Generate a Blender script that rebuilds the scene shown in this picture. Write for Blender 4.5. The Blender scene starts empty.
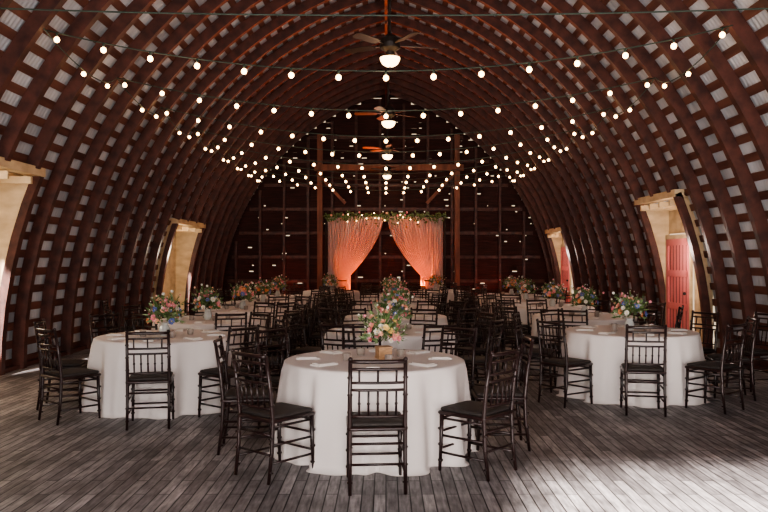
import bpy, math, random
from mathutils import Vector, Matrix
random.seed(7)
scene=bpy.context.scene
col=scene.collection
pi=math.pi

# ---------------------------------------------------------------- helpers
class MB:
    def __init__(s): s.v=[];s.f=[];s.m=[]
    def quad(s,a,b,c,d,mi=0):
        n=len(s.v); s.v+= [tuple(a),tuple(b),tuple(c),tuple(d)]; s.f.append((n,n+1,n+2,n+3)); s.m.append(mi)
    def poly(s,pts,mi=0):
        n=len(s.v); s.v+=[tuple(p) for p in pts]; s.f.append(tuple(range(n,n+len(pts)))); s.m.append(mi)
    def box(s,c,sz,mi=0,M=None):
        n=len(s.v); x,y,z=[k/2 for k in sz]
        for p in [(-x,-y,-z),(x,-y,-z),(x,y,-z),(-x,y,-z),(-x,-y,z),(x,-y,z),(x,y,z),(-x,y,z)]:
            p=Vector(p)
            if M is not None: p=M@p
            s.v.append(tuple(p+Vector(c)))
        for f in [(3,2,1,0),(4,5,6,7),(0,1,5,4),(1,2,6,5),(2,3,7,6),(3,0,4,7)]:
            s.f.append(tuple(n+k for k in f)); s.m.append(mi)
    def path(s,pts,rs,n=8,mi=0,cap=True):
        pts=[Vector(p) for p in pts]
        if not isinstance(rs,(list,tuple)): rs=[rs]*len(pts)
        base=len(s.v); up=None
        for i,p in enumerate(pts):
            t=(pts[min(i+1,len(pts)-1)]-pts[max(i-1,0)]).normalized()
            if up is None:
                up=Vector((0,0,1)) if abs(t.z)<.9 else Vector((1,0,0))
            a=(up-t*up.dot(t)).normalized(); up=a; b=t.cross(a)
            for k in range(n):
                th=2*pi*k/n
                s.v.append(tuple(p+(a*math.cos(th)+b*math.sin(th))*rs[i]))
        for i in range(len(pts)-1):
            for k in range(n):
                k2=(k+1)%n
                s.f.append((base+i*n+k,base+i*n+k2,base+(i+1)*n+k2,base+(i+1)*n+k)); s.m.append(mi)
        if cap:
            s.f.append(tuple(base+k for k in range(n-1,-1,-1))); s.m.append(mi)
            e=base+(len(pts)-1)*n
            s.f.append(tuple(e+k for k in range(n))); s.m.append(mi)
    def lathe(s,prof,c=(0,0,0),n=20,mi=0):
        base=len(s.v)
        for r,z in prof:
            for k in range(n):
                th=2*pi*k/n
                s.v.append((c[0]+r*math.cos(th),c[1]+r*math.sin(th),c[2]+z))
        for i in range(len(prof)-1):
            for k in range(n):
                k2=(k+1)%n
                s.f.append((base+i*n+k,base+i*n+k2,base+(i+1)*n+k2,base+(i+1)*n+k)); s.m.append(mi)
    def ball(s,c,r,mi=0,n=8,h=5,sz=1.0):
        prof=[(max(r*math.sin(pi*i/h),1e-4),-r*sz*math.cos(pi*i/h)) for i in range(h+1)]
        s.lathe(prof,c,n,mi)
    def mesh(s,name,mats,smooth=False):
        me=bpy.data.meshes.new(name); me.from_pydata(s.v,[],s.f); me.update()
        for m in mats: me.materials.append(m)
        me.polygons.foreach_set('material_index',s.m)
        if smooth: me.polygons.foreach_set('use_smooth',[True]*len(s.f))
        me.update(); return me
    def obj(s,name,mats,smooth=False,loc=(0,0,0),parent=None):
        o=bpy.data.objects.new(name,s.mesh(name,mats,smooth)); o.location=loc; col.objects.link(o)
        if parent: o.parent=parent
        return o

def empty(name,loc=(0,0,0)):
    o=bpy.data.objects.new(name,None); o.location=loc; o.empty_display_size=.2; col.objects.link(o); return o

def mat(name,c1,c2=None,rough=.6,scale=(3,3,3),metal=0.,bump=0.,spec=.5,detail=4,**kw):
    m=bpy.data.materials.new(name); m.use_nodes=True; nt=m.node_tree; b=nt.nodes['Principled BSDF']
    b.inputs['Roughness'].default_value=rough; b.inputs['Metallic'].default_value=metal
    b.inputs['Specular IOR Level'].default_value=spec
    if c2 is None: c2=tuple(k*.8 for k in c1)
    tc=nt.nodes.new('ShaderNodeTexCoord'); mp=nt.nodes.new('ShaderNodeMapping'); mp.inputs['Scale'].default_value=scale
    no=nt.nodes.new('ShaderNodeTexNoise'); no.inputs['Scale'].default_value=1; no.inputs['Detail'].default_value=detail
    nt.links.new(tc.outputs['Object'],mp.inputs[0]); nt.links.new(mp.outputs[0],no.inputs['Vector'])
    cr=nt.nodes.new('ShaderNodeValToRGB'); cr.color_ramp.elements[0].position=.32; cr.color_ramp.elements[1].position=.68
    cr.color_ramp.elements[0].color=(*c1,1); cr.color_ramp.elements[1].color=(*c2,1)
    nt.links.new(no.outputs['Fac'],cr.inputs[0]); nt.links.new(cr.outputs[0],b.inputs['Base Color'])
    if bump:
        bp=nt.nodes.new('ShaderNodeBump'); bp.inputs['Strength'].default_value=bump; bp.inputs['Distance'].default_value=.01
        nt.links.new(no.outputs['Fac'],bp.inputs['Height']); nt.links.new(bp.outputs[0],b.inputs['Normal'])
    return m

def emis(name,c,st):
    m=bpy.data.materials.new(name); m.use_nodes=True; b=m.node_tree.nodes['Principled BSDF']
    b.inputs['Base Color'].default_value=(*c,1); b.inputs['Emission Color'].default_value=(*c,1); b.inputs['Emission Strength'].default_value=st
    try: m.cycles.emission_sampling='NONE'
    except Exception: pass
    return m

M_rib=mat('rafter_wood',(.045,.016,.013),(.125,.042,.030),.5,(6,1.2,6),bump=.3)
M_slat=mat('slat_wood',(.09,.034,.025),(.21,.088,.062),.6,(7,1.0,7),bump=.3)
M_metal=mat('corrugated_metal',(.36,.39,.43),(.80,.82,.86),.5,(1.0,1.6,1.0),metal=.1)
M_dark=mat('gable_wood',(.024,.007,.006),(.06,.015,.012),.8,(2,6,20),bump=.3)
M_post=mat('post_wood',(.14,.05,.03),(.28,.10,.055),.6,(6,6,1.5),bump=.3)
M_pale=mat('pale_boards',(.56,.40,.23),(.78,.61,.38),.7,(3,3,6),bump=.2)
M_pink=mat('pink_door_paint',(.78,.20,.20),(.84,.27,.26),.5,(3,3,1.5))
M_chair=mat('mahogany_lacquer',(.013,.006,.006),(.026,.011,.010),.28,(8,8,3))
M_cush=mat('seat_cushion',(.02,.016,.015),(.035,.027,.024),.7,(20,20,20))
M_wire=mat('wire_rubber',(.05,.08,.06),None,.6)
M_fan=mat('fan_bronze',(.012,.008,.006),(.022,.014,.01),.5,(8,8,8))
M_vase=mat('vase_wood',(.36,.20,.10),(.55,.33,.18),.6,(20,20,60),bump=.2)
M_glass=mat('vase_ceramic',(.6,.62,.6),None,.2)
M_leaf=mat('leaf_green',(.06,.12,.035),(.16,.24,.08),.55,(25,25,25))
M_leaf2=mat('leaf_sage',(.14,.22,.10),(.24,.31,.15),.6,(25,25,25))
FL=[mat('petal_'+n,c,c2,.6,(40,40,40)) for n,c,c2 in [('peach',(.85,.42,.30),(.9,.55,.42)),('yellow',(.85,.60,.18),(.9,.72,.35)),
  ('pink',(.78,.2,.28),(.88,.42,.46)),('white',(.78,.74,.66),(.85,.82,.76)),('orange',(.8,.26,.10),(.85,.4,.2)),('blue',(.12,.18,.5),(.25,.3,.6))]]
M_cloth=mat('table_linen',(.77,.715,.69),(.82,.77,.745),.85,(2,2,2),spec=.2)
M_nap=mat('napkin_linen',(.70,.66,.63),(.78,.74,.70),.9,(10,10,10))
M_candle=mat('candle_holder',(.25,.2,.18),(.4,.35,.3),.2,(10,10,10))
M_bulb=emis('bulb_glow',(1.,.62,.30),11)
M_bowl=emis('fan_bowl_glow',(1.,.70,.38),6)

# floor planks
def floor_mat():
    m=bpy.data.materials.new('floor_planks'); m.use_nodes=True; nt=m.node_tree; b=nt.nodes['Principled BSDF']; N=nt.nodes.new; L=nt.links.new
    tc=N('ShaderNodeTexCoord'); mp=N('ShaderNodeMapping'); mp.inputs['Rotation'].default_value=(0,0,pi/2)
    L(tc.outputs['Object'],mp.inputs[0])
    br=N('ShaderNodeTexBrick'); br.offset=.37; br.offset_frequency=2; br.squash=1
    br.inputs['Scale'].default_value=1; br.inputs['Brick Width'].default_value=.85; br.inputs['Row Height'].default_value=.082
    br.inputs['Mortar Size'].default_value=.005; br.inputs['Mortar Smooth'].default_value=.3
    br.inputs['Color1'].default_value=(.18,.168,.172,1); br.inputs['Color2'].default_value=(.42,.395,.40,1); br.inputs['Mortar'].default_value=(.025,.02,.02,1)
    L(mp.outputs[0],br.inputs['Vector'])
    n1=N('ShaderNodeTexNoise'); n1.inputs['Scale'].default_value=1.3; n1.inputs['Detail'].default_value=8; n1.inputs['Roughness'].default_value=.7; L(tc.outputs['Object'],n1.inputs['Vector'])
    mp2=N('ShaderNodeMapping'); mp2.inputs['Scale'].default_value=(40,5,1); L(tc.outputs['Object'],mp2.inputs[0])
    n2=N('ShaderNodeTexNoise'); n2.inputs['Scale'].default_value=1; n2.inputs['Detail'].default_value=6; L(mp2.outputs[0],n2.inputs['Vector'])
    r1=N('ShaderNodeMapRange'); r1.inputs['From Min'].default_value=.34; r1.inputs['From Max'].default_value=.64; r1.inputs['To Min'].default_value=.45; r1.inputs['To Max'].default_value=1.25; L(n1.outputs['Fac'],r1.inputs['Value'])
    r2=N('ShaderNodeMapRange'); r2.inputs['From Min'].default_value=.3; r2.inputs['From Max'].default_value=.7; r2.inputs['To Min'].default_value=.5; r2.inputs['To Max'].default_value=1.35; L(n2.outputs['Fac'],r2.inputs['Value'])
    mu=N('ShaderNodeMath'); mu.operation='MULTIPLY'; L(r1.outputs[0],mu.inputs[0]); L(r2.outputs[0],mu.inputs[1])
    vm=N('ShaderNodeVectorMath'); vm.operation='SCALE'; L(br.outputs['Color'],vm.inputs[0]); L(mu.outputs[0],vm.inputs['Scale'])
    L(vm.outputs[0],b.inputs['Base Color'])
    rr=N('ShaderNodeMapRange'); rr.inputs['To Min'].default_value=.40; rr.inputs['To Max'].default_value=.7; L(n1.outputs['Fac'],rr.inputs['Value']); L(rr.outputs[0],b.inputs['Roughness'])
    bp=N('ShaderNodeBump'); bp.inputs['Strength'].default_value=.5; bp.inputs['Distance'].default_value=.004; bp.invert=True
    L(br.outputs['Fac'],bp.inputs['Height']); L(bp.outputs[0],b.inputs['Normal'])
    return m
M_floor=floor_mat()

def sheer_mat():
    m=bpy.data.materials.new('sheer_fabric'); m.use_nodes=True; nt=m.node_tree; N=nt.nodes.new; L=nt.links.new
    out=nt.nodes['Material Output']; nt.nodes.remove(nt.nodes['Principled BSDF'])
    d=N('ShaderNodeBsdfDiffuse'); t=N('ShaderNodeBsdfTranslucent'); tr=N('ShaderNodeBsdfTransparent')
    no=N('ShaderNodeTexNoise'); no.inputs['Scale'].default_value=6
    cr=N('ShaderNodeValToRGB'); cr.color_ramp.elements[0].color=(.8,.78,.79,1); cr.color_ramp.elements[1].color=(.92,.90,.91,1)
    L(no.outputs['Fac'],cr.inputs[0]); L(cr.outputs[0],d.inputs[0]); L(cr.outputs[0],t.inputs[0])
    m1=N('ShaderNodeMixShader'); m1.inputs[0].default_value=.6; L(d.outputs[0],m1.inputs[1]); L(t.outputs[0],m1.inputs[2])
    m2=N('ShaderNodeMixShader'); m2.inputs[0].default_value=.2; L(m1.outputs[0],m2.inputs[1]); L(tr.outputs[0],m2.inputs[2]); L(m2.outputs[0],out.inputs[0])
    return m
M_sheer=sheer_mat()

# ---------------------------------------------------------------- barn shell
W=5.35; H=7.0; R=(W*W+H*H)/(2*W); CX=W-R; Y0=-3.2; Y1=25.
PH=math.acos(-CX/R)
def prof(phi,off=0.,sg=1): return (sg*(CX+(R+off)*math.cos(phi)), (R+off)*math.sin(phi))
def phimax(off): return math.acos(-CX/(R+off))
def xin(z,off=0.): return CX+math.sqrt((R+off)**2-z*z)
DORM=[(-1,7.9,10.4,2.8),(-1,17.6,20.2,2.5),(1,12.5,14.4,2.7),(1,21.0,23.0,2.45)]
def in_dorm(sg,y,z): return any(s==sg and a<y<b and z<t for s,a,b,t in DORM)

fl=MB(); fl.box((0,(Y0+Y1)/2,-.1),(12.2,Y1-Y0+1.2,.2)); fl.obj('floor',[M_floor])

sk=MB(); step=.02; ny=int((Y1+.3-Y0+.3)/step)
for sg in (1,-1):
    off=.19; ns=30; pm=phimax(off); base=len(sk.v)
    for i in range(ns+1):
        ph=pm*i/ns
        for j in range(ny+1):
            y=Y0-.3+j*step
            o=off+.011*math.sin(2*pi*y/.08)
            x,z=prof(ph,o,sg); sk.v.append((x,y,z))
    for i in range(ns):
        z=prof(pm*(i+.5)/ns,off)[1]
        for j in range(ny):
            if z<2.9 and in_dorm(sg,Y0-.3+(j+.5)*step,z): continue
            a=base+i*(ny+1)+j
            sk.f.append((a,a+1,a+ny+2,a+ny+1)); sk.m.append(0)
sk.obj('ceiling',[M_metal],True)

rb=MB()
def arch_piece(mb,sg,ya,yb,o0,o1,p0,p1,n,mi=0):
    base=len(mb.v)
    for i in range(n+1):
        ph=p0+(p1-p0)*i/n
        a=prof(ph,o0,sg); b=prof(ph,o1,sg)
        mb.v+=[(a[0],ya,a[1]),(a[0],yb,a[1]),(b[0],yb,b[1]),(b[0],ya,b[1])]
    for i in range(n):
        k=base+4*i
        for q in range(4):
            q2=(q+1)%4
            mb.f.append((k+q,k+q2,k+4+q2,k+4+q)); mb.m.append(mi)
    mb.f.append((base,base+1,base+2,base+3)); mb.m.append(mi)
    e=base+4*n; mb.f.append((e+3,e+2,e+1,e)); mb.m.append(mi)
sp=.82; k=0; y=Y0+.3
while y<Y1-.1:
    for sg in (1,-1):
        p0=0
        for s,a,b,t in DORM:
            if s==sg and a-.03<y<b+.03: p0=math.asin((t+.05)/R)
        arch_piece(rb,sg,y-.065,y-.006,-.02,.155,p0,PH,26)
        arch_piece(rb,sg,y+.006,y+.065,-.008,.155,p0,PH,26)
        arch_piece(rb,sg,y-.006,y+.006,.03,.155,p0,PH,26)
    y+=sp
rb.obj('roof_rafters',[M_rib])

sl=MB(); arc=(R+.16)*PH; pitch=.27; n=int(arc/pitch)
for sg in (1,-1):
    for i in range(n+1):
        s0=i*pitch+.03; p0=s0/(R+.16); p1=(s0+.115)/(R+.16)
        if p1>PH: break
        z=prof((p0+p1)/2)[1]
        segs=[(Y0-.2,Y1+.1)]
        for s,a,b,t in DORM:
            if s==sg and z<t+.03:
                new=[]
                for u,v in segs:
                    if u<a and v>b: new+=[(u,a),(b,v)]
                    else: new.append((u,v))
                segs=new
        for u,v in segs:
            arch_piece(sl,sg,u,v,.153,.176,p0,p1,1)
sl.obj('roof_slats',[M_slat])
rd=MB(); rd.box((0,(Y0+Y1)/2,H-.14),(.06,Y1-Y0,.22)); rd.obj('ridge_beam',[M_rib])
for sg,nm in ((1,'right'),(-1,'left')):
    s_=MB()
    segs=[(Y0,Y1)]
    for s,a,b,t in DORM:
        if s==sg:
            new=[]
            for u,v in segs:
                new+= [(u,a),(b,v)] if (u<a and v>b) else [(u,v)]
            segs=new
    for u,v in segs: s_.box((sg*(W+.1),(u+v)/2,.03),(.14,v-u,.06))
    s_.obj('baseboard_'+nm,[M_rib])

# dormers
for di,(sg,a,b,t) in enumerate(DORM):
    d=MB(); XO=5.7 if sg<0 else 5.46
    for yy in (a,b):
        for th in (-.03,.03):
            pts=[(sg*(xin(t*i/8,.02)),yy+th,t*i/8) for i in range(9)]+[(sg*XO,yy+th,t-.1),(sg*XO,yy+th,0)]
            d.poly(pts,1)
        pts=[(sg*(xin(t*i/8,.02)),t*i/8) for i in range(9)]
        for q in range(8):
            d.quad((pts[q][0],yy-.03,pts[q][1]),(pts[q][0],yy+.03,pts[q][1]),(pts[q+1][0],yy+.03,pts[q+1][1]),(pts[q+1][0],yy-.03,pts[q+1][1]),1)
        arch_piece(d,sg,yy-.06,yy+.06,-.015,.1,0,math.asin(t/R),6,0)
    hx=xin(t)
    d.box((sg*(hx+.06),(a+b)/2,t+.02),(.16,b-a+.12,.12),1)
    nb=6
    for q in range(nb):
        f0=q/nb; f1=(q+.93)/nb
        x0=hx+.1+(XO-hx)*f0; x1=hx+.1+(XO-hx)*f1
        d.box((sg*(x0+x1)/2,(a+b)/2,t-.0-.12*f0),(x1-x0,b-a,.03),1)
    d.box((sg*((hx+XO)/2+.1),(a+b)/2,t+.06),(XO-hx+.2,b-a+.1,.04),1)
    for q in range(4):
        yy=a+(b-a)*(q+.5)/4
        d.box((sg*(hx+XO)/2,yy,t-.12),(XO-hx,.05,.1),1)
    if sg<0:
        # boarded outer wall with a window opening in its nearer half
        nb=int((b-a)/.16); bw=(b-a)/nb
        for q in range(nb):
            yy=a+bw*(q+.5)
            if a+.35<yy<a+1.2:
                d.box((sg*XO,yy,.4),(.03,bw*.97,.8),1); d.box((sg*XO,yy,t-.25),(.03,bw*.97,.4),1)
            else: d.box((sg*XO,yy,t/2),(.03,bw*.97,t),1)
        for yy in (a+.3,a+1.25): d.box((sg*(XO-.03),yy,(t+.35)/2),(.06,.08,t-1.1),1)
        d.box((sg*(XO-.03),a+.78,.8),(.08,1.05,.07),1); d.box((sg*(XO-.03),a+.78,t-.45),(.08,1.05,.07),1)
        d.box((sg*(XO-.02),a+.78,(t+.35)/2),(.03,.03,t-1.2),1)
        d.obj('window_%d'%(di+1),[M_rib,M_pale])
    else:
        nb=int((b-a)/.16); bw=(b-a)/nb
        dc=b-.66
        for q in range(nb):
            yy=a+bw*(q+.5)
            if abs(yy-dc)<.60: 
                d.box((sg*XO,yy,(t+2.1)/2),(.03,bw*.95,t-2.1),1)
            else: d.box((sg*XO,yy,t/2),(.03,bw*.95,t),1)
        d.obj('wall_dormer_%d'%(di-1),[M_rib,M_pale])
        dr=MB(); X=sg*(XO-.065)
        dr.box((X,dc,1.0),(.04,1.08,1.98),0)
        for yy in (dc-.48,dc+.48): dr.box((X-.03,yy,1.0),(.02,.1,1.98),0)
        for zz in (.1,.75,1.35,1.93): dr.box((X-.03,dc,zz),(.02,.96,.12),0)
        for q in range(6): dr.box((X-.024,dc-.38+.15*q,1.0),(.006,.012,1.9),1)
        dr.ball((X-.07,dc-.42,1.0),.03,2)
        for yy in (dc-.56,dc+.56): dr.box((X-.01,yy,1.03),(.05,.04,2.06),3)
        dr.box((X-.01,dc,2.03),(.05,1.16,.08),3)
        dr.obj('door_%d'%(di-1),[M_pink,M_rib,M_fan,M_pale])

# gable walls
def gable(name,y,holes=(),specks=True):
    g=MB(); bh=.2; z=0
    while z<H+.1:
        zc=z+bh/2; hw=xin(min(zc,H),.17) if zc<H else .1
        hw=max(hw,.15)
        x=-hw
        while x<hw:
            L_=random.uniform(.3,1.9); x2=min(x+L_,hw)
            segs=[(x,x2)]
            for h0,h1,hz in holes:
                if zc<hz:
                    new=[]
                    for u,v in segs:
                        if u<h0: new.append((u,min(v,h0)))
                        if v>h1: new.append((max(u,h1),v))
                    segs=new
            for u,v in segs: g.box(((u+v)/2,y,zc),(v-u,.03,bh-.001))
            gap=0
            if specks and random.random()<.45: gap=random.uniform(.03,.17)
            x=x2+gap
        z+=bh
    if specks:
        z=0
        while z<H+.1:
            zc=z+.02+bh/2; hw=max(.1,xin(min(zc,H-.01),.17))
            g.box((0,y+.06,zc),(2*hw,.02,.168)); z+=bh
        for zc in (.9,1.7,2.5,3.3,4.1,4.9,5.7):
            hw=xin(zc); g.box((0,y-.05,zc),(2*hw,.05,.1),1)
    x=-5
    while x<=5:
        zt=math.sqrt(max(R*R-(abs(x)-CX)**2,.1))
        if not any(h0<x<h1 for h0,h1,hz in holes): g.box((x,y-.1 if y>0 else y+.1,zt/2),(.08,.1,zt),1)
        x+=.8
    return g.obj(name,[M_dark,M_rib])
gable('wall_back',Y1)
gable('wall_front',Y0,holes=((-4.5,-1.6,2.5),(-1.0,4.5,3.95)),specks=False)  # unseen end; openings shaped to throw the sun patch on the floor

fr=MB(); FY=24.45; s=747/FY
for px in (320,457): fr.box(((px-386)/s,FY,2.85),(.17,.17,5.7))
fr.box(((389-386)/s,FY-.12,1.6+92/s),(4.85,.16,.2))
for sg in (-1,1):
    xx=sg*2.3; 
    M=Matrix.Rotation(sg*.75,3,'Y'); fr.box((xx*.78,FY,3.95),(.1,.08,1.35),0,M)
fr.obj('timber_frame',[M_post])

# ---------------------------------------------------------------- string lights
st=MB()
strands=[8.6,10.95,13.1,15.2,17.0,18.7,20.3,21.8,23.1]
for i,d in enumerate(strands):
    xe=3.95; ze=math.sqrt(R*R-(xe-CX)**2)-.01; zl=3.78+random.uniform(-.03,.03)
    ydr=random.uniform(-.1,.1)
    f=lambda u:(u*xe, d+ydr*u, zl+(ze-zl)*u*u)
    pts=[f(-1+2*k/30) for k in range(31)]
    st.path(pts,.008,5,0)
    nb=15
    for k in range(nb):
        u=-.97+1.94*k/(nb-1); p=f(u)
        st.path([(p[0],p[1],p[2]),(p[0],p[1],p[2]-.05)],.014,6,0)
        st.ball((p[0],p[1],p[2]-.08),.033,1,10,7,1.05)
    if i<len(strands)-1:
        dn=strands[i+1]
        for sg in (-1,1):
            pa=Vector((sg*xe,d,ze)); pb=Vector((sg*xe,dn,ze))
            P=[]
            for k in range(9):
                u=k/8; q=pa.lerp(pb,u); q.z-=.28*4*u*(1-u); q.x-=sg*.12*math.sin(pi*u); P.append(q)
            st.path(P,.007,5,0)
            for k in (3,6):
                q=P[k]; st.ball((q.x,q.y,q.z-.05),.031,1,10,7)
xe=xin(3.95); st.path([(xe*(-1+k/10),6.9,3.86+.09*(-1+k/10)**2) for k in range(21)],.008,5,0)
st.obj('string_lights',[M_wire,M_bulb],True)

# ---------------------------------------------------------------- ceiling fans
f=MB()
f.lathe([(.001,2.62),(.07,2.62),(.08,2.55),(.03,2.48),(.013,2.46),(.013,.3),(.03,.27),(.07,.24),(.12,.2),(.135,.14),(.13,.08),(.09,.05),(.06,.03),(.06,-.02),(.1,-.03),(.115,-.045)],n=24,mi=0)
f.lathe([(.13,-.045),(.125,-.08),(.10,-.125),(.06,-.15),(.001,-.16)],n=24,mi=1)
f.lathe([(.001,-.155),(.012,-.16),(.01,-.18),(.001,-.185)],n=8,mi=0)
for k in range(5):
    A=Matrix.Rotation(2*pi*k/5+.2,3,'Z')
    f.box(A@Vector((.19,0,.12)),(.16,.035,.012),0,A)
    Bm=A@Matrix.Rotation(.2,3,'X')
    w=[(.22,.045),(.27,.06),(.55,.072),(.62,.068),(.655,.03)]
    top=[(x,h_) for x,h_ in w]+[(x,-h_) for x,h_ in reversed(w)]
    up=[A@Vector((0,0,.115))+Bm@Vector((x,h_,.004)) for x,h_ in top]; dn=[A@Vector((0,0,.115))+Bm@Vector((x,h_,-.004)) for x,h_ in top]
    f.poly(up); f.poly(list(reversed(dn)))
    for q in range(len(top)):
        q2=(q+1)%len(top); f.quad(up[q],dn[q],dn[q2],up[q2])
fan_me=f.mesh('ceiling_fan',[M_fan,M_bowl],False)
for i,(px,d) in enumerate([(390,9.7),(388.5,14.2),(387.5,18.7),(387,23.2)]):
    o=bpy.data.objects.new('ceiling_fan',fan_me); col.objects.link(o); o.location=((px-386)*d/747,d,4.27); o.rotation_euler=(0,0,i*.4)

# ---------------------------------------------------------------- furniture meshes
c=MB()
SW=.19
for sx in (-1,1):
    x=sx*SW
    c.path([(x,-.235,0),(x*1.0,-.205,.22),(x,-.195,.45),(x,-.215,.65),(x*.985,-.26,.925)],[.0125,.015,.0165,.015,.0135],8)
    c.ball((x*.985,-.262,.928),.0165,0,8,5)
    c.path([(x*1.02,.2,0),(x,.19,.22),(x*.98,.185,.45)],[.012,.015,.0175],8)
    for z in (.08,.2,.32): 
        c.path([(x*1.01,.195,z-.006),(x*1.01,.193,z+.006)],.020,8)
        c.path([(x,-.215+.0,z-.006),(x,-.212,z+.006)],.020,8)
    for z in (.56,.68,.80):
        yy=-.205-(z-.56)*.12
        c.path([(x,yy,z-.006),(x,yy,z+.006)],.019,8)
    for z in (.14,.27): c.path([(x,-.205,z),(x*1.0,.19,z)],.0095,6)
    c.path([(x,-.19,.40),(x,.18,.40)],.009,6)
for z in (.17,.30): c.path([(-SW,.193,z),(SW,.193,z)],.0095,6)
c.path([(-SW,-.208,.2),(SW,-.208,.2)],.0095,6); c.path([(-SW,-.2,.34),(SW,-.2,.34)],.0095,6)
c.path([(-SW,.188,.40),(SW,.188,.40)],.009,6)
def rrect(hx,hy0,hy1,z,r=.03):
    pts=[]
    for cx_,cy_,a0 in ((hx-r,hy1-r,0),(-hx+r,hy1-r,pi/2),(-hx+r,hy0+r,pi),(hx-r,hy0+r,3*pi/2)):
        for q in range(4):
            a=a0+q*pi/6; pts.append((cx_+r*math.cos(a),cy_+r*math.sin(a),z))
    return pts
def stack(layers,mi):
    n=len(layers[0]); base=len(c.v)
    for Lr in layers: c.v+=Lr
    for i in range(len(layers)-1):
        for q in range(n):
            q2=(q+1)%n; c.f.append((base+i*n+q,base+i*n+q2,base+(i+1)*n+q2,base+(i+1)*n+q)); c.m.append(mi)
    c.f.append(tuple(base+q for q in range(n-1,-1,-1))); c.m.append(mi)
    e=base+(len(layers)-1)*n; c.f.append(tuple(e+q for q in range(n))); c.m.append(mi)
stack([rrect(.205,-.215,.215,.430),rrect(.21,-.22,.22,.436),rrect(.21,-.22,.22,.45),rrect(.20,-.21,.21,.456)],0)
stack([rrect(.19,-.185,.20,.456),rrect(.197,-.19,.207,.466),rrect(.19,-.183,.2,.480),rrect(.16,-.15,.17,.487)],1)
def rail(z,y,r,bow=.02,w=SW): c.path([(-w+2*w*k/6,y-bow*math.sin(pi*k/6),z) for k in range(7)],r,8)
rail(.912,-.258,.0145); rail(.86,-.25,.010); rail(.765,-.235,.010); rail(.715,-.228,.010); rail(.53,-.203,.010)
for k in range(5):
    x=-SW+2*SW*(k+1)/6; b_=.02*math.sin(pi*(k+1)/6)
    c.path([(x,-.203-b_,.53),(x,-.228-b_,.715)],.0075,6)
    c.path([(x,-.216-b_,.615),(x,-.217-b_,.627)],.011,6)
for k in (1,3,5):
    x=-SW+2*SW*k/6; b_=.02*math.sin(pi*k/6)
    c.path([(x,-.235-b_,.765),(x,-.25-b_,.86)],.0075,6)
chair_me=c.mesh('chiavari_chair',[M_chair,M_cush],True)

def cloth_mesh(seed):
    rnd=random.Random(seed); mb=MB(); n=216
    ph=[rnd.uniform(0,6.28) for _ in range(5)]
    def fold(th):
        a=.62*math.sin(9*th+ph[0]+.8*math.sin(2*th+ph[3]))+.3*math.sin(14*th+ph[1]+.7*math.sin(3*th))+.18*math.sin(25*th+ph[2])
        return math.copysign(abs(a)**.8,a)
    rings=[(.002,.755,0),(.25,.755,0),(.5,.755,0),(.7,.755,0),(.752,.754,0),(.765,.747,.0),(.77,.73,.05)]
    for k in range(1,17):
        t=k/16; rings.append((.775+.05*t,.73-(.73-.012)*t,.05+.95*t**.7))
    rings.append((.85,.004,1.15))
    for r,z,a in rings:
        for k in range(n):
            th=2*pi*k/n; fo=fold(th)
            rr=r+a*.078*fo
            tw=a*.035*math.cos(9*th+ph[4])
            mb.v.append((rr*math.cos(th+tw),rr*math.sin(th+tw),z))
    for i in range(len(rings)-1):
        for k in range(n):
            k2=(k+1)%n; mb.f.append((i*n+k,(i+1)*n+k,(i+1)*n+k2,i*n+k2)); mb.m.append(0)
    return mb.mesh('round_table',[M_cloth],True)
cloths=[cloth_mesh(s) for s in (1,2,3)]

def setting_mesh():
    mb=MB()
    for k in range(8):
        a=2*pi*k/8+pi/2; A=Matrix.Rotation(a,3,'Z')
        mb.box(A@Vector((.56,0,.763)),(.20,.11,.014),0,A)
        mb.box(A@Vector((.565,0,.773)),(.15,.10,.008),0,A)
    for k in range(4):
        a=2*pi*k/4+.5; x,y=.26*math.cos(a),.26*math.sin(a)
        mb.lathe([(.001,.757),(.03,.757),(.035,.77),(.036,.82),(.032,.82),(.03,.765),(.001,.763)],(x,y,0),12,1)
    return mb.mesh('table_setting',[M_nap,M_candle])
set_me=setting_mesh()

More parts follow.
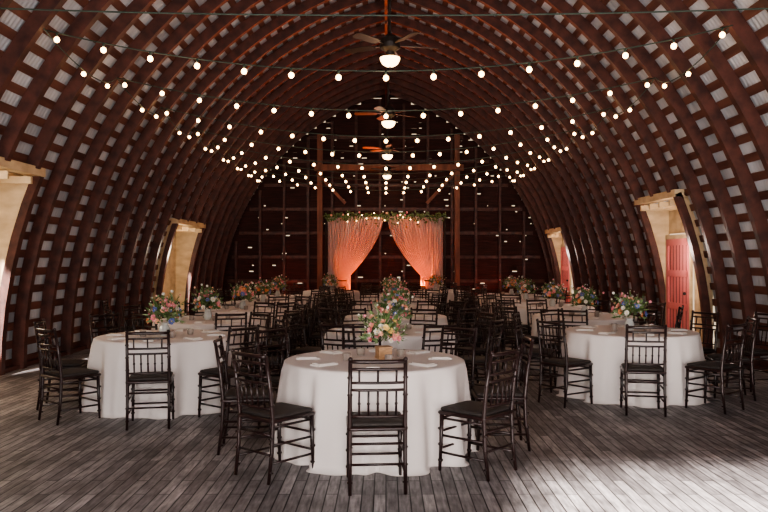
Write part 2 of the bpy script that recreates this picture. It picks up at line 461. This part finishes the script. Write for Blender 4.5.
def flowers(seed,tall=1.,vase='wood'):
    rnd=random.Random(seed); mb=MB()
    if vase=='wood':
        mb.box((0,0,.06),(.13,.13,.12),0); mb.box((0,0,.115),(.14,.14,.012),0); mb.box((0,0,.012),(.14,.14,.012),0)
    else:
        mb.lathe([(.001,0),(.045,0),(.06,.03),(.065,.07),(.05,.11),(.04,.13),(.05,.15)],n=16,mi=0)
    def rdir(zmin=-.1):
        while True:
            v=Vector((rnd.gauss(0,1),rnd.gauss(0,1),rnd.gauss(.35,.8)))
            if v.length>.1:
                v.normalize()
                if v.z>zmin: return v
    C=Vector((0,0,.2))
    def leaf(p,d,L,w,mi):
        side=d.cross(Vector((rnd.gauss(0,1),rnd.gauss(0,1),rnd.gauss(0,1))))
        if side.length<.01: return
        side.normalize(); nrm=d.cross(side)
        a=p; b=p+d*L*.4+side*w+nrm*w*.3; c_=p+d*L-nrm*L*.15; e=p+d*L*.4-side*w+nrm*w*.3; m_=p+d*L*.5
        mb.poly([a,b,m_],mi); mb.poly([a,m_,e],mi); mb.poly([b,c_,m_],mi); mb.poly([m_,c_,e],mi)
    for i in range(190):
        d=rdir(-.25); r=rnd.uniform(.05,.19); p=C+Vector((d.x*r,d.y*r,d.z*r*1.1*tall)); 
        leaf(p,(d+Vector((0,0,rnd.uniform(-.2,.5)))).normalized(),rnd.uniform(.05,.11),rnd.uniform(.010,.022),1 if rnd.random()<.5 else 2)
    for i in range(16):
        d=rdir(.35); L=rnd.uniform(.22,.34)*tall; p0=C; p1=C+d*L
        mb.path([p0,p0.lerp(p1,.5)+Vector((0,0,.02)),p1],[.003,.0025,.002],4,1)
        for k in range(8):
            q=p0.lerp(p1,.45+.55*k/8); leaf(q,(d+rdir(-1)*.9).normalized(),.045,.009,2 if k%2 else 1)
        if rnd.random()<.6: mb.ball(p1,rnd.uniform(.012,.02),rnd.choice([3,5,6]),6,4)
    def bloom(p,d,r,mi):
        t=d.cross(Vector((.3,.2,.9))).normalized(); b=d.cross(t)
        for ring,(nn,op) in enumerate(((6,1.),(5,.65),(4,.35))):
            for k in range(nn):
                a=2*pi*k/nn+ring*.5; u=t*math.cos(a)+b*math.sin(a); s_=-t*math.sin(a)+b*math.cos(a)
                e=u*op*r+d*r*(.35+.55*(1-op)); w=r*.55*(.5+.5*op)
                mb.poly([p,p+e*.6-s_*w,p+e-s_*w*.45+d*r*.1],mi); mb.poly([p,p+e-s_*w*.45+d*r*.1,p+e+s_*w*.45+d*r*.1],mi); mb.poly([p,p+e+s_*w*.45+d*r*.1,p+e*.6+s_*w],mi)
        mb.ball(p+d*r*.35,r*.25,4,6,4)
    for i in range(38):
        d=rdir(-.1); r=rnd.uniform(.13,.2); p=C+Vector((d.x*r,d.y*r,d.z*r*1.15*tall))
        bloom(p,d,rnd.uniform(.022,.044),3+rnd.choice([0,0,0,1,2,2,2,3] if vase=='wood' else [0,0,2,2,4,3,3,5]))
    for i in range(30):
        d=rdir(0); r=rnd.uniform(.18,.26); p=C+Vector((d.x*r,d.y*r,d.z*r*1.15*tall)); mb.ball(p,.007,6,5,3)
    return mb.mesh('flower_centerpiece',[M_vase if vase=='wood' else M_glass,M_leaf,M_leaf2]+FL)
fl_front=flowers(3,1.12,'wood'); fls=[flowers(s,1.1,'glass') for s in (11,12,13)]

def add(name,me,loc,rz=0,sc=1.):
    o=bpy.data.objects.new(name,me); o.location=loc; o.rotation_euler=(0,0,rz); o.scale=(sc,sc,sc); col.objects.link(o); return o

TB=[(-.10,6.38,4,()),(-2.45,8.35,6,(90,)),(2.93,8.95,-14,(90,)),(0.05,9.0,22.5,())]
for k,y in enumerate((10.6,12.9,15.1,17.4)): TB.append((-2.5,y,22.5 if k%2==0 else 0,() if k%2==0 else (90,-90)))
for k,y in enumerate((11.3,13.6,15.8,18.1)): TB.append((3.0,y,22.5 if k%2==0 else 0,() if k%2==0 else (90,-90)))
for k,y in enumerate((11.3,13.6,15.8,18.1)): TB.append((0.15,y,22.5 if k%2==1 else 0,() if k%2==1 else (90,-90)))
TB+= [(-1.5,20.4,0,(90,)),(1.4,20.5,22.5,())]
for i,(x,y,ro,skip) in enumerate(TB):
    CR=1.05 if i==0 else 1.09
    add('round_table',cloths[i%3],(x,y,0),i*1.3)
    add('table_setting',set_me,(x,y,0),0)
    if i==0: add('flower_centerpiece',fl_front,(x+.08,y,.757),.3,.88)
    else: add('flower_centerpiece',fls[i%3],(x+random.uniform(-.04,.04),y,.757),i*1.1,.95)
    for k in range(8):
        A=-90+45*k
        if A in skip or (A-360) in skip: continue
        a=math.radians(A+ro+random.uniform(-3,3)); r=CR+random.uniform(-.01,.02)
        add('chiavari_chair',chair_me,(x+r*math.cos(a),y+r*math.sin(a),0),a+pi/2+random.uniform(-.08,.08))
add('chiavari_chair',chair_me,(4.55,9.3,0),1.9)
add('chiavari_chair',chair_me,(-4.4,12.4,0),-1.4)

# ---------------------------------------------------------------- curtain backdrop
bd=empty('curtain_backdrop',(-.02,23.5,0))
def curtain(name,sg):
    mb=MB(); nu,nv=120,40
    for j in range(nv+1):
        v=j/nv; z=2.95*(1-v)+.02
        tz=.95
        if z>tz:
            q=(2.97-z)/(2.97-tz); inner=.06+1.2*q**1.7; outer=1.15+.33*q**.8
        else:
            q=(tz-z)/tz; inner=1.26-.05*math.sin(pi*q)-.14*q; outer=1.48+.14*q
        for i in range(nu+1):
            u=i/nu; x=inner+(outer-inner)*u
            y=.045*math.sin(2*pi*13*u+.5*v)*(0.5+.5*min(1,(outer-inner)/.6))
            mb.v.append((sg*x,y,z))
    def faces(b0,nu,nv):
        for j in range(nv):
            for i in range(nu):
                a=b0+j*(nu+1)+i; mb.f.append((a,a+1,a+nu+2,a+nu+1)); mb.m.append(0)
    faces(0,nu,nv)
    b0=len(mb.v)
    for j in range(13):
        z=2.95*(1-j/12)+.02
        for i in range(81):
            u=i/80; mb.v.append((sg*(1.1+.72*u),.12+.035*math.sin(2*pi*9*u+.3*j),z))
    faces(b0,80,12)
    o=mb.obj(name,[M_sheer],True); o.parent=bd; return o
curtain('drape_left',-1); curtain('drape_right',1)
ps=MB(); ps.path([(-1.9,.05,2.97),(1.9,.05,2.97)],.025,8)
for sg in (-1,1): ps.path([(sg*1.88,.06,0),(sg*1.88,.06,3.0)],.028,8); ps.lathe([(.001,.02),(.2,.02),(.2,0),(.001,0)],(sg*1.88,.06,0),16)
for sg in (-1,1): ps.path([(sg*(1.37+.14*math.cos(a)),.08*math.sin(a),.95) for a in [2*pi*k/12 for k in range(13)]],.015,6)
o=ps.obj('curtain_stand',[M_fan]); o.parent=bd
g=MB(); rnd=random.Random(5)
for i in range(520):
    x=rnd.uniform(-1.9,1.9); p=Vector((x,rnd.uniform(-.12,.1),3.0+rnd.uniform(-.12,.08)-.0*abs(x)))
    if rnd.random()<.2: p.z-=rnd.uniform(0,.25)*(1 if abs(x)<1.2 else .4)
    d=Vector((rnd.gauss(0,1),rnd.gauss(0,.6),rnd.gauss(-.3,.7))).normalized(); sd=d.cross(Vector((0,1,.2))).normalized()*.025
    L_=rnd.uniform(.07,.15); g.poly([p,p+d*L_*.5+sd,p+d*L_,p+d*L_*.5-sd],rnd.choice([0,0,1]))
for i in range(8):
    x=rnd.uniform(-1.8,1.8); g.ball((x,-.12,3.0+rnd.uniform(-.12,.1)),.035,2+rnd.randrange(3),7,5)
for i in range(14):
    g.ball((rnd.uniform(-1.8,1.8),-.14,3.0+rnd.uniform(-.25,.12)),.018,5,6,4)
o=g.obj('garland',[M_leaf,M_leaf2]+FL[:3]+[M_bulb]); o.parent=bd

# ---------------------------------------------------------------- lights
def light(name,kind,loc,energy,color,**kw):
    L_=bpy.data.lights.new(name,kind); L_.energy=energy; L_.color=color
    for k,v in kw.items(): setattr(L_,k,v)
    o=bpy.data.objects.new(name,L_); o.location=loc; col.objects.link(o); return o
for i,d in enumerate(strands):
    for x in (-2.4,0,2.4): light('string_light_lamp','POINT',(x,d,3.7),6.0 if i<7 else 2.6,(1,.62,.45),shadow_soft_size=.25)
for px,d in [(390,9.7),(388.5,14.2),(387.5,18.7),(387,23.2)]:
    light('fan_lamp','POINT',(0,d,3.85),4,(1,.68,.46),shadow_soft_size=.12)
for sg in (-1,1):
    lo=Vector((sg*.95,24.35,.3)); o=light('uplight_lamp','SPOT',lo,820,(1,.105,.012),shadow_soft_size=.06,spot_size=math.radians(74),spot_blend=1.)
    o.rotation_euler=(Vector((sg*.9,23.5,1.25))-lo).to_track_quat('-Z','Y').to_euler()
    light('wall_red_wash','POINT',(sg*3.3,24.1,.4),16,(1,.14,.07),shadow_soft_size=.1)  # red wash added to warm the back wall
for s_,a,b,t in DORM:  # added fill lights to brighten the dormers, no fixture there
    if s_>0: light('dormer_fill','POINT',(4.9,a+.5,1.7),26,(1,.82,.72),shadow_soft_size=.15)
    else: light('dormer_fill','POINT',(-4.95,a+.5,1.7),34,(1,.84,.66),shadow_soft_size=.15)
o=light('doorway_daylight','AREA',(0,Y0+.1,1.95),620,(1,.94,.92),shape='RECTANGLE',size=8.4,size_y=3.8); o.rotation_euler=(math.radians(90),0,0)
o=light('sun','SUN',(0,-10,10),38,(1,.89,.82),angle=math.radians(3))
dv=Vector((.24,1,-.46)).normalized(); o.rotation_euler=dv.to_track_quat('-Z','Y').to_euler()

w=bpy.data.worlds.new('World'); scene.world=w; w.use_nodes=True; bg=w.node_tree.nodes['Background']
bg.inputs[0].default_value=(1,.80,.56,1); bg.inputs[1].default_value=.8

# ---------------------------------------------------------------- camera
cd=bpy.data.cameras.new('camera'); cd.lens=35; cd.sensor_width=36; cd.shift_x=-2/768; cd.shift_y=4/768
co=bpy.data.objects.new('camera',cd); co.location=(0,0,1.6); co.rotation_euler=(math.radians(90),0,0); col.objects.link(co); scene.camera=co
scene.view_settings.view_transform='AgX'
try: scene.view_settings.look='AgX - Medium High Contrast'
except Exception: pass
scene.view_settings.exposure=.38
